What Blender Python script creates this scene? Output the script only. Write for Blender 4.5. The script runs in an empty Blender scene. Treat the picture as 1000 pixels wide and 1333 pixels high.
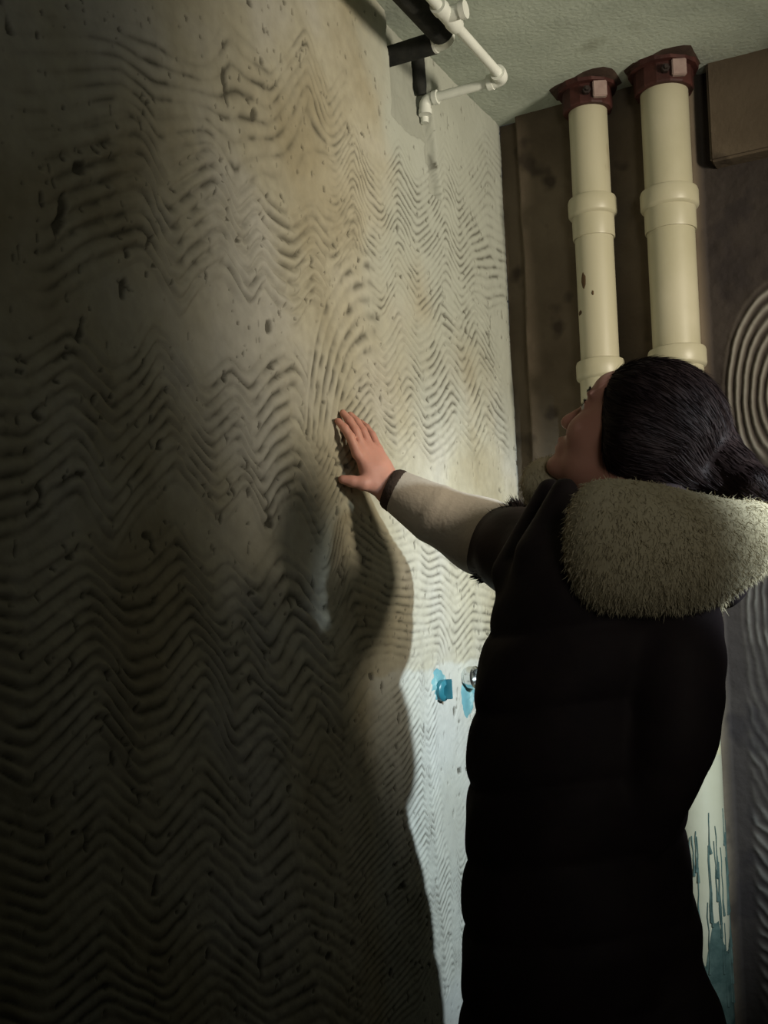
import bpy, bmesh, math, random
import numpy as np
from mathutils import Vector, Matrix
random.seed(4)
rng = np.random.RandomState(7)
scn = bpy.context.scene
COL = scn.collection

# ------------------------------------------------------------------ camera
YAW, ROLL, FPX = math.radians(26.6), 0.05, 1600.0
CAM = Vector((1.11, 0.0, 1.2))
FWD = Vector((-math.sin(YAW), math.cos(YAW), 0))
_rt = Vector((math.cos(YAW), math.sin(YAW), 0)); _up = Vector((0, 0, 1))
RGT = _rt * math.cos(ROLL) - _up * math.sin(ROLL)
UPV = _up * math.cos(ROLL) + _rt * math.sin(ROLL)
cam = bpy.data.cameras.new('camera'); camo = bpy.data.objects.new('camera', cam); COL.objects.link(camo)
camo.matrix_world = Matrix.Translation(CAM) @ Matrix((RGT, UPV, -FWD)).transposed().to_4x4()
cam.sensor_fit = 'AUTO'; cam.sensor_width = 36; cam.lens = FPX / 1333 * 36
cam.shift_y = (868 - 666.5) / 1333; cam.clip_start = 0.05
scn.camera = camo

def ray(px, py):
    return FWD + RGT * ((px - 500) / FPX) + UPV * ((868 - py) / FPX)
def atx(px, py, x=0.0):
    d = ray(px, py); return CAM + d * ((x - CAM.x) / d.x)
def aty(px, py, y):
    d = ray(px, py); return CAM + d * ((y - CAM.y) / d.y)
def atd(px, py, D):
    return CAM + ray(px, py) * D

# ------------------------------------------------------------------ world, lights, exposure
w = bpy.data.worlds.new('world'); scn.world = w; w.use_nodes = True
w.node_tree.nodes['Background'].inputs[0].default_value = (0.55, 0.62, 0.72, 1)
w.node_tree.nodes['Background'].inputs[1].default_value = 0.05
def spot(name, loc, aim, power, color, size, blend, soft):
    l = bpy.data.lights.new(name, 'SPOT'); l.energy = power; l.color = color
    l.spot_size = math.radians(size); l.spot_blend = blend; l.shadow_soft_size = soft
    o = bpy.data.objects.new(name, l); COL.objects.link(o); o.location = loc
    o.rotation_euler = (Vector(aim) - Vector(loc)).to_track_quat('-Z', 'Y').to_euler()
    return o
spot('cool_work_light', (2.2, 1.26, 2.00), (0.0, 2.84, 1.0), 420, (0.78, 0.92, 1.0), 38, 0.9, 0.03)
spot('warm_work_light', (2.3, 1.80, 1.86), (0.0, 2.62, 2.02), 235, (1.0, 0.90, 0.73), 56, 1.0, 0.20)
def area(name, loc, aim, power, color, sx, sy):
    l = bpy.data.lights.new(name, 'AREA'); l.shape = 'RECTANGLE'; l.energy = power; l.color = color
    l.size = sx; l.size_y = sy
    o = bpy.data.objects.new(name, l); COL.objects.link(o); o.location = loc
    o.rotation_euler = (Vector(aim) - Vector(loc)).to_track_quat('-Z', 'Y').to_euler()
    return o
area('fill_light', (2.3, -0.6, 1.7), (0.52, 2.9, 2.40), 2.1, (1.0, 0.98, 0.86), 0.6, 1.0).data.spread = math.radians(70)  # added fill to lift the ceiling and drain pipes, no real opening there
vs = scn.view_settings
vs.view_transform = 'Standard'; vs.look = 'None'; vs.gamma = 1.0; vs.use_curve_mapping = False
scn.display_settings.display_device = 'sRGB'
vs.exposure = 0.0

# ------------------------------------------------------------------ helpers
def new_mat(name, color, rough=0.8, spec=0.3, metal=0.0):
    m = bpy.data.materials.new(name); m.use_nodes = True
    b = m.node_tree.nodes['Principled BSDF']
    b.inputs['Base Color'].default_value = (*color, 1); b.inputs['Roughness'].default_value = rough
    b.inputs['Specular IOR Level'].default_value = spec; b.inputs['Metallic'].default_value = metal
    return m
def noisy(name, c1, c2, scale=8, rough=0.8, bump=0.0, bscale=60, c3=None, spot_scale=14, spot_lo=0.62, spec=0.25, metal=0.0, stretch=(1, 1, 1), sheen=0.0):
    m = new_mat(name, c1, rough, spec, metal); nt = m.node_tree; N = nt.nodes; L = nt.links; b = N['Principled BSDF']
    tc = N.new('ShaderNodeTexCoord'); mp = N.new('ShaderNodeMapping'); mp.inputs['Scale'].default_value = stretch
    L.new(tc.outputs['Object'], mp.inputs['Vector'])
    n = N.new('ShaderNodeTexNoise'); n.inputs['Scale'].default_value = scale; n.inputs['Detail'].default_value = 6
    L.new(mp.outputs[0], n.inputs['Vector'])
    r = N.new('ShaderNodeValToRGB'); r.color_ramp.elements[0].position = 0.35; r.color_ramp.elements[1].position = 0.68
    r.color_ramp.elements[0].color = (*c1, 1); r.color_ramp.elements[1].color = (*c2, 1)
    L.new(n.outputs['Fac'], r.inputs[0]); out = r.outputs[0]
    if c3:
        n2 = N.new('ShaderNodeTexNoise'); n2.inputs['Scale'].default_value = spot_scale; n2.inputs['Detail'].default_value = 3
        L.new(mp.outputs[0], n2.inputs['Vector'])
        mr = N.new('ShaderNodeMapRange'); mr.inputs[1].default_value = spot_lo; mr.inputs[2].default_value = spot_lo + 0.06
        L.new(n2.outputs['Fac'], mr.inputs[0])
        mx = N.new('ShaderNodeMix'); mx.data_type = 'RGBA'; mx.inputs[7].default_value = (*c3, 1)
        L.new(mr.outputs[0], mx.inputs[0]); L.new(out, mx.inputs[6]); out = mx.outputs[2]
    L.new(out, b.inputs['Base Color'])
    if bump:
        nb = N.new('ShaderNodeTexNoise'); nb.inputs['Scale'].default_value = bscale; nb.inputs['Detail'].default_value = 5
        L.new(mp.outputs[0], nb.inputs['Vector'])
        bp = N.new('ShaderNodeBump'); bp.inputs['Strength'].default_value = bump; bp.inputs['Distance'].default_value = 0.004
        L.new(nb.outputs['Fac'], bp.inputs['Height']); L.new(bp.outputs[0], b.inputs['Normal'])
    if sheen:
        b.inputs['Sheen Weight'].default_value = sheen; b.inputs['Sheen Roughness'].default_value = 0.5
    return m

def link_mesh(name, verts, faces, mat, parent=None, smooth=True):
    me = bpy.data.meshes.new(name)
    verts = np.asarray(verts, dtype=np.float32); faces = np.asarray(faces, dtype=np.int32)
    nv, nf, k = len(verts), len(faces), faces.shape[1]
    me.vertices.add(nv); me.vertices.foreach_set('co', verts.ravel())
    me.loops.add(nf * k); me.loops.foreach_set('vertex_index', faces.ravel())
    me.polygons.add(nf); me.polygons.foreach_set('loop_start', np.arange(nf, dtype=np.int32) * k)
    me.polygons.foreach_set('loop_total', np.full(nf, k, dtype=np.int32))
    me.update(calc_edges=True); me.validate()
    me.polygons.foreach_set('use_smooth', np.full(len(me.polygons), smooth))
    o = bpy.data.objects.new(name, me); COL.objects.link(o); me.materials.append(mat)
    if parent: o.parent = parent
    return o
def obj(name, bm, mat, parent=None, smooth=True):
    bmesh.ops.recalc_face_normals(bm, faces=bm.faces)
    me = bpy.data.meshes.new(name); bm.to_mesh(me); bm.free()
    for p in me.polygons: p.use_smooth = smooth
    if smooth:
        try: me.set_sharp_from_angle(angle=math.radians(40))
        except Exception: pass
    o = bpy.data.objects.new(name, me); COL.objects.link(o); me.materials.append(mat)
    if parent: o.parent = parent
    return o
def thing(name, label, cat, loc=(0, 0, 0), group=None):
    o = bpy.data.objects.new(name, None); COL.objects.link(o); o.location = loc
    o.empty_display_size = 0.1; o['label'] = label; o['category'] = cat
    if group: o['group'] = group
    return o
def frame_for(d):
    d = Vector(d).normalized(); a = Vector((0, 0, 1)) if abs(d.z) < 0.9 else Vector((1, 0, 0))
    u = d.cross(a).normalized(); return u, d.cross(u).normalized(), d
def lathe(bm, p0, d, prof, seg=32, org=(0, 0, 0)):
    """prof: list of (distance along d, radius)"""
    u, v, d = frame_for(d); p0 = Vector(p0) - Vector(org); rings = []
    for (t, r) in prof:
        rings.append([bm.verts.new(p0 + d * t + (u * math.cos(2 * math.pi * i / seg) + v * math.sin(2 * math.pi * i / seg)) * max(r, 1e-4)) for i in range(seg)])
    for a, b in zip(rings, rings[1:]):
        for i in range(seg): bm.faces.new((a[i], a[(i + 1) % seg], b[(i + 1) % seg], b[i]))
    bm.faces.new(rings[0]); bm.faces.new(rings[-1][::-1])
def tube(bm, pts, r, seg=16, org=(0, 0, 0)):
    pts = [Vector(p) - Vector(org) for p in pts]; rings = []
    u = None
    for i, p in enumerate(pts):
        d = (pts[min(i + 1, len(pts) - 1)] - pts[max(i - 1, 0)]).normalized()
        if u is None: u = frame_for(d)[0]
        u = (u - d * u.dot(d)).normalized(); v = d.cross(u)
        rr = r[i] if isinstance(r, (list, tuple)) else r
        rings.append([bm.verts.new(p + (u * math.cos(2 * math.pi * k / seg) + v * math.sin(2 * math.pi * k / seg)) * rr) for k in range(seg)])
    for a, b in zip(rings, rings[1:]):
        for k in range(seg): bm.faces.new((a[k], a[(k + 1) % seg], b[(k + 1) % seg], b[k]))
    bm.faces.new(rings[0]); bm.faces.new(rings[-1][::-1])
def box(bm, lo, hi, org=(0, 0, 0), bev=0.0):
    lo = Vector(lo) - Vector(org); hi = Vector(hi) - Vector(org)
    r = bmesh.ops.create_cube(bm, size=1); vs_ = r['verts']
    for v in vs_: v.co = Vector([lo[i] + (v.co[i] + 0.5) * (hi[i] - lo[i]) for i in range(3)])
    if bev:
        es = list({e for v in vs_ for e in v.link_edges})
        bmesh.ops.bevel(bm, geom=es, offset=bev, segments=2, affect='EDGES')

# ------------------------------------------------------------------ 2D value noise in numpy
def vnoise(a, b, seed=0):
    t = np.random.RandomState(seed).rand(256, 256).astype(np.float32)
    ia = np.floor(a).astype(int); ib = np.floor(b).astype(int); fa = a - ia; fb = b - ib
    fa = fa * fa * (3 - 2 * fa); fb = fb * fb * (3 - 2 * fb)
    g = lambda i, j: t[i % 256, j % 256]
    return (g(ia, ib) * (1 - fa) + g(ia + 1, ib) * fa) * (1 - fb) + (g(ia, ib + 1) * (1 - fa) + g(ia + 1, ib + 1) * fa) * fb
def fbm(a, b, seed=0, o=4):
    s = 0; amp = 1; tot = 0
    for k in range(o):
        s = s + amp * vnoise(a * 2 ** k, b * 2 ** k, seed + k); tot += amp; amp *= 0.5
    return s / tot
def sstep(e0, e1, x):
    t = np.clip((x - e0) / (e1 - e0), 0, 1); return t * t * (3 - 2 * t)

# ------------------------------------------------------------------ left wall: combed tile mortar
H = 2.6; YB = 3.05
# each patch of combing: the path of its ridge line (y, z) at its top and at its bottom
PATCHES = [
('upper', [[(1.286, 1.93), (1.366, 1.967), (1.487, 2.028), (1.546, 1.968), (1.605, 2.004), (1.683, 2.054), (1.74, 1.989), (1.814, 2.047), (1.869, 2.022), (1.935, 2.019), (2.01, 2.075), (2.066, 2.048), (2.166, 2.115)], [(1.27, 1.718), (1.351, 1.772), (1.485, 1.84), (1.561, 1.769), (1.605, 1.813), (1.688, 1.869), (1.776, 1.818), (1.822, 1.871), (1.865, 1.842), (1.928, 1.837), (1.984, 1.906), (2.045, 1.87), (2.131, 1.936)]] ),
('middle', [[(1.166, 1.621), (1.22, 1.618), (1.313, 1.684), (1.39, 1.641), (1.435, 1.661), (1.508, 1.739), (1.611, 1.645), (1.715, 1.717), (1.764, 1.688), (1.835, 1.741), (1.91, 1.77), (1.981, 1.699)], [(1.15, 1.384), (1.219, 1.399), (1.304, 1.458), (1.389, 1.401), (1.445, 1.456), (1.549, 1.531), (1.652, 1.455), (1.741, 1.519), (1.79, 1.443), (1.852, 1.495), (1.906, 1.507), (1.961, 1.442)]] ),
('lower', [[(1.146, 1.332), (1.2, 1.329), (1.323, 1.397), (1.385, 1.352), (1.446, 1.361), (1.546, 1.424), (1.612, 1.363), (1.68, 1.397), (1.745, 1.35), (1.849, 1.407), (1.951, 1.343), (2.075, 1.406)], [(1.13, 1.09), (1.194, 1.054), (1.328, 1.155), (1.413, 1.056), (1.487, 1.065), (1.592, 1.139), (1.67, 1.035), (1.767, 1.077), (1.862, 1.002), (1.949, 1.049), (2.031, 0.984), (2.165, 1.046)]] ),
('top', [[(1.251, 2.059), (1.345, 2.111), (1.445, 2.122), (1.54, 2.174), (1.649, 2.167), (1.757, 2.256), (1.878, 2.254), (1.995, 2.358), (2.094, 2.327), (2.181, 2.407)], [(1.242, 1.929), (1.334, 1.969), (1.455, 2.025), (1.536, 2.009), (1.673, 2.07), (1.749, 2.04), (1.85, 2.087), (1.941, 2.084), (2.085, 2.234), (2.237, 2.322)]] ),
('bottom', [[(1.129, 1.072), (1.221, 1.031), (1.332, 1.096), (1.445, 1.013), (1.567, 1.082), (1.689, 0.996), (1.815, 1.054), (1.971, 0.976)], [(1.109, 0.785), (1.199, 0.735), (1.323, 0.766), (1.454, 0.664), (1.575, 0.699), (1.722, 0.597), (1.877, 0.606), (2.043, 0.518)]] ),
('fan', [[(1.944, 1.693), (2.043, 1.826), (2.176, 1.909), (2.224, 1.889), (2.273, 1.86), (2.382, 1.957), (2.467, 1.918), (2.532, 1.95), (2.627, 2.024), (2.713, 1.99), (2.82, 2.071), (2.942, 2.021)], [(1.961, 1.442), (2.06, 1.552), (2.242, 1.682), (2.287, 1.641), (2.337, 1.631), (2.44, 1.695), (2.496, 1.651), (2.584, 1.68), (2.68, 1.729), (2.77, 1.686), (2.88, 1.758), (2.992, 1.715)]] ),
('right_top', [[(2.126, 2.189), (2.209, 2.311), (2.261, 2.228), (2.33, 2.211), (2.416, 2.323), (2.509, 2.27), (2.577, 2.319), (2.668, 2.431), (2.754, 2.379), (2.829, 2.442), (2.929, 2.506), (3.036, 2.504)], [(2.096, 1.897), (2.175, 1.993), (2.228, 1.929), (2.296, 1.913), (2.381, 2.015), (2.471, 1.953), (2.538, 2.003), (2.634, 2.079), (2.718, 2.028), (2.814, 2.097), (2.896, 2.069), (3.01, 2.116)]] ),
('low_right', [[(1.966, 1.358), (2.058, 1.537), (2.149, 1.501), (2.246, 1.463), (2.32, 1.484), (2.399, 1.507), (2.475, 1.479), (2.562, 1.503), (2.65, 1.492), (2.75, 1.536), (2.846, 1.506), (3.001, 1.537)], [(2.022, 1.187), (2.086, 1.215), (2.152, 1.229), (2.221, 1.236), (2.309, 1.227), (2.384, 1.223), (2.425, 1.234), (2.487, 1.242), (2.564, 1.171), (2.661, 1.222), (2.782, 1.221), (2.976, 1.199)]] ),
('hatch', [[(1.976, 1.033), (2.072, 1.083), (2.174, 1.122), (2.284, 1.164), (2.385, 1.226), (2.402, 1.143), (2.483, 1.208), (2.553, 1.085), (2.652, 1.151), (2.752, 1.184), (2.851, 1.163), (3.018, 1.178)], [(2.035, 0.447), (2.136, 0.476), (2.225, 0.497), (2.3, 0.508), (2.404, 0.563), (2.422, 0.476), (2.483, 0.527), (2.534, 0.411), (2.606, 0.445), (2.704, 0.456), (2.8, 0.413), (2.961, 0.392)]] ),
]
OPT = {  # spacing, height
    'top': (0.0260, 0.0030), 'bottom': (0.0250, 0.0034), 'upper': (0.0265, 0.0085), 'middle': (0.0245, 0.0070), 'lower': (0.0260, 0.0075), 'fan': (0.0200, 0.0048),
    'right_top': (0.0190, 0.0027), 'low_right': (0.0190, 0.0025), 'hatch': (0.0165, 0.0034)}
def left_wall():
    ys = np.concatenate([np.linspace(-1.2, 0.9, 8), np.arange(0.98, YB + 1e-4, 0.0034)])
    zs = np.concatenate([np.linspace(0, 0.34, 6), np.arange(0.36, H + 1e-4, 0.0030)]); zs[-1] = H; ys[-1] = YB
    Y, Z = np.meshgrid(ys, zs)               # rows: z
    wob = (fbm(Y * 5, Z * 5, 3) - 0.5) * 0.050 + (fbm(Y * 22, Z * 22, 9) - 0.5) * 0.010
    hsum = np.zeros_like(Y); wsum = np.zeros_like(Y) + 1e-3; gsum = np.zeros_like(Y)
    for name, (top, bot) in PATCHES:
        lam, amp = OPT[name]
        top = np.array(top); bot = np.array(bot); mt, mb = top[:, 1].mean(), bot[:, 1].mean()
        Wd = np.zeros_like(Y); msk = np.zeros_like(Y); slope = np.zeros_like(Y)
        for i, z in enumerate(zs):
            s = (mt - z) / (mt - mb); sc = min(max(s, -0.35), 1.35)
            ky = top[:, 0] * (1 - sc) + bot[:, 0] * sc
            ko = (top[:, 1] - mt) * (1 - sc) + (bot[:, 1] - mb) * sc
            y_ = ys + wob[i] * 0.8
            base = np.interp(y_, ky, ko)
            # round the crests: average over a small window
            sm = (np.interp(y_ - 0.014, ky, ko) + 2 * base + np.interp(y_ + 0.014, ky, ko)) / 4
            Wd[i] = sm
            slope[i] = (np.interp(y_ + 0.01, ky, ko) - np.interp(y_ - 0.01, ky, ko)) / 0.02
            e = 0.05
            zz = z - sm
            inside = sstep(mb - 0.05, mb + 0.02, zz) * (1 - sstep(mt - 0.02, mt + 0.05, zz))
            side = sstep(ky[0] - 0.06, ky[0] + 0.03, ys) * (1 - sstep(ky[-1] - 0.02, ky[-1] + 0.06, ys))
            msk[i] = inside * side
        ph = (Z + wob * 0.6 - Wd) / lam
        rid = 0.5 + 0.5 * np.cos(2 * np.pi * ph)
        rid = rid ** 0.55
        k = msk
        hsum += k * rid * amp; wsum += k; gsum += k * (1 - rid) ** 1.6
    # vertical scratch arcs left of the hand (fan): ellipses round a point on the wall
    cy, cz = 2.27, 1.40
    rr = np.sqrt(((Y - cy) / 1.0) ** 2 + ((Z - cz) / 1.75) ** 2) + wob * 0.3
    fm = sstep(0.235, 0.255, rr) * (1 - sstep(0.36, 0.375, rr)) * (1 - sstep(2.22, 2.30, Y)) * sstep(1.58, 1.66, Z)
    rid = (0.5 + 0.5 * np.cos(2 * np.pi * rr / 0.019)) ** 0.6
    hsum = hsum * (1 - fm) + fm * rid * 0.0042; wsum = wsum * (1 - fm) + fm; gsum = gsum * (1 - fm) + fm * (1 - rid)
    g = gsum / np.maximum(wsum, 1.0) ; hgt = hsum / np.maximum(wsum, 1.0)
    cover = np.clip(wsum, 0, 1)
    # combing is interrupted by smeared flat areas
    smear = 0.75 * sstep(0.56, 0.68, fbm(Y * 4.2 + 11, Z * 4.2, 24, 3))
    for (py_, pz_, ry, rz) in ((1.45, 1.76, 0.10, 0.055), (1.83, 1.795, 0.11, 0.045), (1.98, 2.10, 0.09, 0.16), (2.55, 1.60, 0.10, 0.09),
                               (2.85, 1.62, 0.16, 0.12), (2.25, 2.36, 0.15, 0.14), (2.9, 2.42, 0.3, 0.14), (1.3, 2.36, 0.3, 0.16), (2.55, 1.0, 0.10, 0.25)):
        d = ((Y - py_) / ry) ** 2 + ((Z - pz_) / rz) ** 2
        smear = np.maximum(smear * 0.85, 1 - sstep(0.6, 1.3, d + (fbm(Y * 15, Z * 15, 33) - 0.5) * 0.9))
    leftfade = 0.45 + 0.55 * sstep(1.25, 1.42, Y + (1.9 - Z) * 0.5)
    brk = 0.55 + 0.45 * sstep(0.30, 0.50, fbm(Y * 30, Z * 30, 41, 2))
    amp = (1 - 0.86 * smear) * leftfade * brk
    hgt = hgt * amp; g = g * amp * cover
    # large trowel undulation, lumps and pits
    und = (fbm(Y * 3, Z * 3, 50) - 0.5) * 0.010 + (fbm(Y * 12, Z * 12, 55) - 0.5) * 0.004 + (fbm(Y * 55, Z * 55, 60, 2) - 0.5) * 0.0016
    pit = sstep(0.80, 0.86, fbm(Y * 90, Z * 60, 70, 2)); pit2 = sstep(0.84, 0.88, fbm(Y * 34, Z * 22, 72, 2))
    for (hy, hz, ra_, rb_) in ((1.434, 1.767, 0.009, 0.020), (1.835, 1.80, 0.012, 0.014), (1.82, 2.165, 0.010, 0.014), (1.74, 1.925, 0.006, 0.008), (1.30, 1.83, 0.010, 0.03), (1.33, 1.68, 0.007, 0.02)):
        pit2 = np.maximum(pit2, 1 - sstep(0.5, 1.2, ((Y - hy + (Z - hz) * -0.35) / ra_) ** 2 + ((Z - hz) / rb_) ** 2 + (fbm(Y * 80, Z * 80, 99) - 0.5) * 1.2))
    X = hgt + und - pit * 0.004 - pit2 * 0.006
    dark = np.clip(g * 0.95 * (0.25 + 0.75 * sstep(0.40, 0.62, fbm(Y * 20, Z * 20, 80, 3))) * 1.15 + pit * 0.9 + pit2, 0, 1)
    # chased channel for the water pipe under the ceiling
    e1 = (fbm(Z * 14, Z * 0, 90) - 0.5) * 0.03
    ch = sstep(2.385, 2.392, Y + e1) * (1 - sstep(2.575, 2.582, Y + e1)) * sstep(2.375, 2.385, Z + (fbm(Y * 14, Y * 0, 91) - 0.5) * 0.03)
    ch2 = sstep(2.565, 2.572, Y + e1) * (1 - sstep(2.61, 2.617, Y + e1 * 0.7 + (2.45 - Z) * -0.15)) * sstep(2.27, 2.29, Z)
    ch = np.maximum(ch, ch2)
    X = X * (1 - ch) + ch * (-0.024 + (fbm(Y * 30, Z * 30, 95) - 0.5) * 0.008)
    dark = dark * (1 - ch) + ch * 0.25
    X = np.where(Y > 3.035, np.minimum(X, 0.004), X)
    X[:, :8] = 0
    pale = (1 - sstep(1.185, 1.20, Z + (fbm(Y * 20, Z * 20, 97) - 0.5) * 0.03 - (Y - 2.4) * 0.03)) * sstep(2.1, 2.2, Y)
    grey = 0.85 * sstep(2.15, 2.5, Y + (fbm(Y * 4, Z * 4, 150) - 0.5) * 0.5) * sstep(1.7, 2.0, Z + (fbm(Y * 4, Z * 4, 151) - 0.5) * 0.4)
    ny, nz = len(ys), len(zs)
    V = np.stack([X, Y, Z], -1).reshape(-1, 3)
    idx = np.arange(ny * nz).reshape(nz, ny)
    F = np.stack([idx[:-1, :-1], idx[:-1, 1:], idx[1:, 1:], idx[1:, :-1]], -1).reshape(-1, 4)
    m = bpy.data.materials.new('combed_mortar'); m.use_nodes = True; nt = m.node_tree; N = nt.nodes; L = nt.links; b = N['Principled BSDF']
    b.inputs['Roughness'].default_value = 0.9; b.inputs['Specular IOR Level'].default_value = 0.15
    tc = N.new('ShaderNodeTexCoord')
    n = N.new('ShaderNodeTexNoise'); n.inputs['Scale'].default_value = 2.6; n.inputs['Detail'].default_value = 7
    L.new(tc.outputs['Object'], n.inputs['Vector'])
    r = N.new('ShaderNodeValToRGB'); cr = r.color_ramp
    cr.elements[0].position = 0.34; cr.elements[0].color = (0.29, 0.255, 0.17, 1)
    cr.elements[1].position = 0.66; cr.elements[1].color = (0.42, 0.405, 0.35, 1)
    e = cr.elements.new(0.5); e.color = (0.375, 0.35, 0.265, 1)
    L.new(n.outputs['Fac'], r.inputs[0])
    n2 = N.new('ShaderNodeTexNoise'); n2.inputs['Scale'].default_value = 38; n2.inputs['Detail'].default_value = 5
    L.new(tc.outputs['Object'], n2.inputs['Vector'])
    mr = N.new('ShaderNodeMapRange'); mr.inputs[3].default_value = 0.78; mr.inputs[4].default_value = 1.18
    L.new(n2.outputs['Fac'], mr.inputs[0])
    mul = N.new('ShaderNodeMix'); mul.data_type = 'RGBA'; mul.blend_type = 'MULTIPLY'; mul.inputs[0].default_value = 1
    L.new(r.outputs[0], mul.inputs[6]); L.new(mr.outputs[0], mul.inputs[7])
    at = N.new('ShaderNodeAttribute'); at.attribute_name = 'wall_tone'
    sp = N.new('ShaderNodeSeparateColor'); L.new(at.outputs['Color'], sp.inputs[0])
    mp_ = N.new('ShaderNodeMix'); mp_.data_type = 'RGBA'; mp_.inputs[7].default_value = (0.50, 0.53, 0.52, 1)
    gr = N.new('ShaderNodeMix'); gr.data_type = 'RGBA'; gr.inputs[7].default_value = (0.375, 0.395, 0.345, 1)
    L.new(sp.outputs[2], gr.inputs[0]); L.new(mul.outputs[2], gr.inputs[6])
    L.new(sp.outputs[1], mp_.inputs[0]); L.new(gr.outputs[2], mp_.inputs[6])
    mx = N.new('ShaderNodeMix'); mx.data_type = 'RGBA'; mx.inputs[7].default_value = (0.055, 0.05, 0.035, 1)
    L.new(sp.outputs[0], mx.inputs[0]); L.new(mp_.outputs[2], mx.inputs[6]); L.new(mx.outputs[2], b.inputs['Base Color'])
    bp = N.new('ShaderNodeBump'); bp.inputs['Strength'].default_value = 0.35; bp.inputs['Distance'].default_value = 0.002
    n3 = N.new('ShaderNodeTexNoise'); n3.inputs['Scale'].default_value = 140; n3.inputs['Detail'].default_value = 4
    L.new(tc.outputs['Object'], n3.inputs['Vector']); L.new(n3.outputs['Fac'], bp.inputs['Height']); L.new(bp.outputs[0], b.inputs['Normal'])
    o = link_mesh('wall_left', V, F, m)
    ca = o.data.color_attributes.new('wall_tone', 'FLOAT_COLOR', 'POINT')
    c = np.zeros((ny * nz, 4), dtype=np.float32); c[:, 0] = (dark * 0.85).ravel(); c[:, 1] = (pale * 0.4).ravel(); c[:, 2] = grey.ravel(); c[:, 3] = 1  # colour mix: darker grooves and pits, paler lower right, greyer upper right
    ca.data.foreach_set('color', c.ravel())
    o['kind'] = 'structure'; o['label'] = 'grey mortar wall combed into wavy trowel ridges'
    return X, ys, zs
WX, WY, WZ = left_wall()
def wall_x(y, z):
    i = int(np.argmin(abs(WZ - z))); j = int(np.argmin(abs(WY - y))); return float(WX[i, j])

# ------------------------------------------------------------------ back wall and the rest of the shell
M_brown = noisy('brown_plaster', (0.070, 0.052, 0.034), (0.115, 0.088, 0.060), 5, 0.92, 0.5, 70, (0.035, 0.026, 0.018), 6, 0.60)
def back_wall():
    xs = np.concatenate([np.arange(0, 1.15, 0.0036), np.linspace(1.17, 2.6, 8)])
    zs = np.concatenate([np.linspace(0, 0.26, 5), np.arange(0.28, H + 1e-4, 0.0036)]); zs[-1] = H
    X, Z = np.meshgrid(xs, zs)
    wob = (fbm(X * 9, Z * 9, 103) - 0.5) * 0.012
    cx, cz = 0.700, 1.80
    r1 = np.sqrt(((X - cx)) ** 2 + ((Z - cz) / 1.75) ** 2) + wob
    m1 = sstep(0.04, 0.05, r1) * (1 - sstep(0.15, 0.17, r1)) * sstep(0.52, 0.54, X)
    m1 = m1 * sstep(1.62, 1.68, Z)
    rid1 = 0.5 + 0.5 * np.cos(2 * np.pi * r1 / 0.0185)
    r2 = np.sqrt((X - 0.80) ** 2 + ((Z - 1.30) / 1.9) ** 2) + wob * 2.6
    m2 = sstep(0.55, 0.57, X) * (1 - sstep(1.60, 1.66, Z)) * (0.4 + 0.6 * sstep(0.4, 0.6, fbm(X * 7, Z * 7, 120)))
    rid2 = 0.5 + 0.5 * np.cos(2 * np.pi * r2 / 0.0175)
    m2 = m2 * (1 - sstep(0.92, 1.08, X)); h = m1 * rid1 * 0.007 + m2 * rid2 * 0.0055
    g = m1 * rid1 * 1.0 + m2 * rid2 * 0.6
    h += (fbm(X * 5, Z * 5, 130) - 0.5) * 0.012 + (fbm(X * 40, Z * 40, 133) - 0.5) * 0.004
    # the plaster stops short of the corner: an uneven upright step
    st = sstep(0.052, 0.062, X + (fbm(Z * 3, Z * 0, 140) - 0.5) * 0.02)
    h += st * 0.035 * (1 - sstep(0.50, 0.52, X))
    h[:, xs > 1.15] = 0; h[:, (xs > 1.13) & (xs <= 1.15)] *= 0.5; g = g * (1 - sstep(1.0, 1.12, X))
    V = np.stack([X, YB - h, Z], -1).reshape(-1, 3)
    nx, nz = len(xs), len(zs); idx = np.arange(nx * nz).reshape(nz, nx)
    F = np.stack([idx[:-1, :-1], idx[:-1, 1:], idx[1:, 1:], idx[1:, :-1]], -1).reshape(-1, 4)
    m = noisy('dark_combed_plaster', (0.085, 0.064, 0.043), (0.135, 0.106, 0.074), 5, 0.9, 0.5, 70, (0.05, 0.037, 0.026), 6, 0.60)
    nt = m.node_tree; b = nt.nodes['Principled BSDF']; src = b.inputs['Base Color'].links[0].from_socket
    at = nt.nodes.new('ShaderNodeAttribute'); at.attribute_name = 'wall_tone'; sp = nt.nodes.new('ShaderNodeSeparateColor')
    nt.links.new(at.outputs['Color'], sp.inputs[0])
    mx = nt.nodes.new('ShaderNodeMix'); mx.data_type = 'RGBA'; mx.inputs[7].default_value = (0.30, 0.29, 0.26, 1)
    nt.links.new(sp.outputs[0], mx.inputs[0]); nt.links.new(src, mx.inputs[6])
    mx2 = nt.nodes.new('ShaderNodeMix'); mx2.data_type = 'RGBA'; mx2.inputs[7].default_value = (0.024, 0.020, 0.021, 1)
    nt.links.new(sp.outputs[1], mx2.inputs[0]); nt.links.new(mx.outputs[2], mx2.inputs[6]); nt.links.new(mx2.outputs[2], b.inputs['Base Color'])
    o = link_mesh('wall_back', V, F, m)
    ca = o.data.color_attributes.new('wall_tone', 'FLOAT_COLOR', 'POINT')
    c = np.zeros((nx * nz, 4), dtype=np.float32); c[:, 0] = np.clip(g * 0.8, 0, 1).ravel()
    c[:, 1] = (0.8 * sstep(0.50, 0.52, X) * (1 - np.clip(g, 0, 1))).ravel(); c[:, 3] = 1  # colour mix: ridges paler, right part darker between them
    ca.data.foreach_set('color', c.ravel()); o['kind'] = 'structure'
    return h, xs, zs
back_wall()
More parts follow.
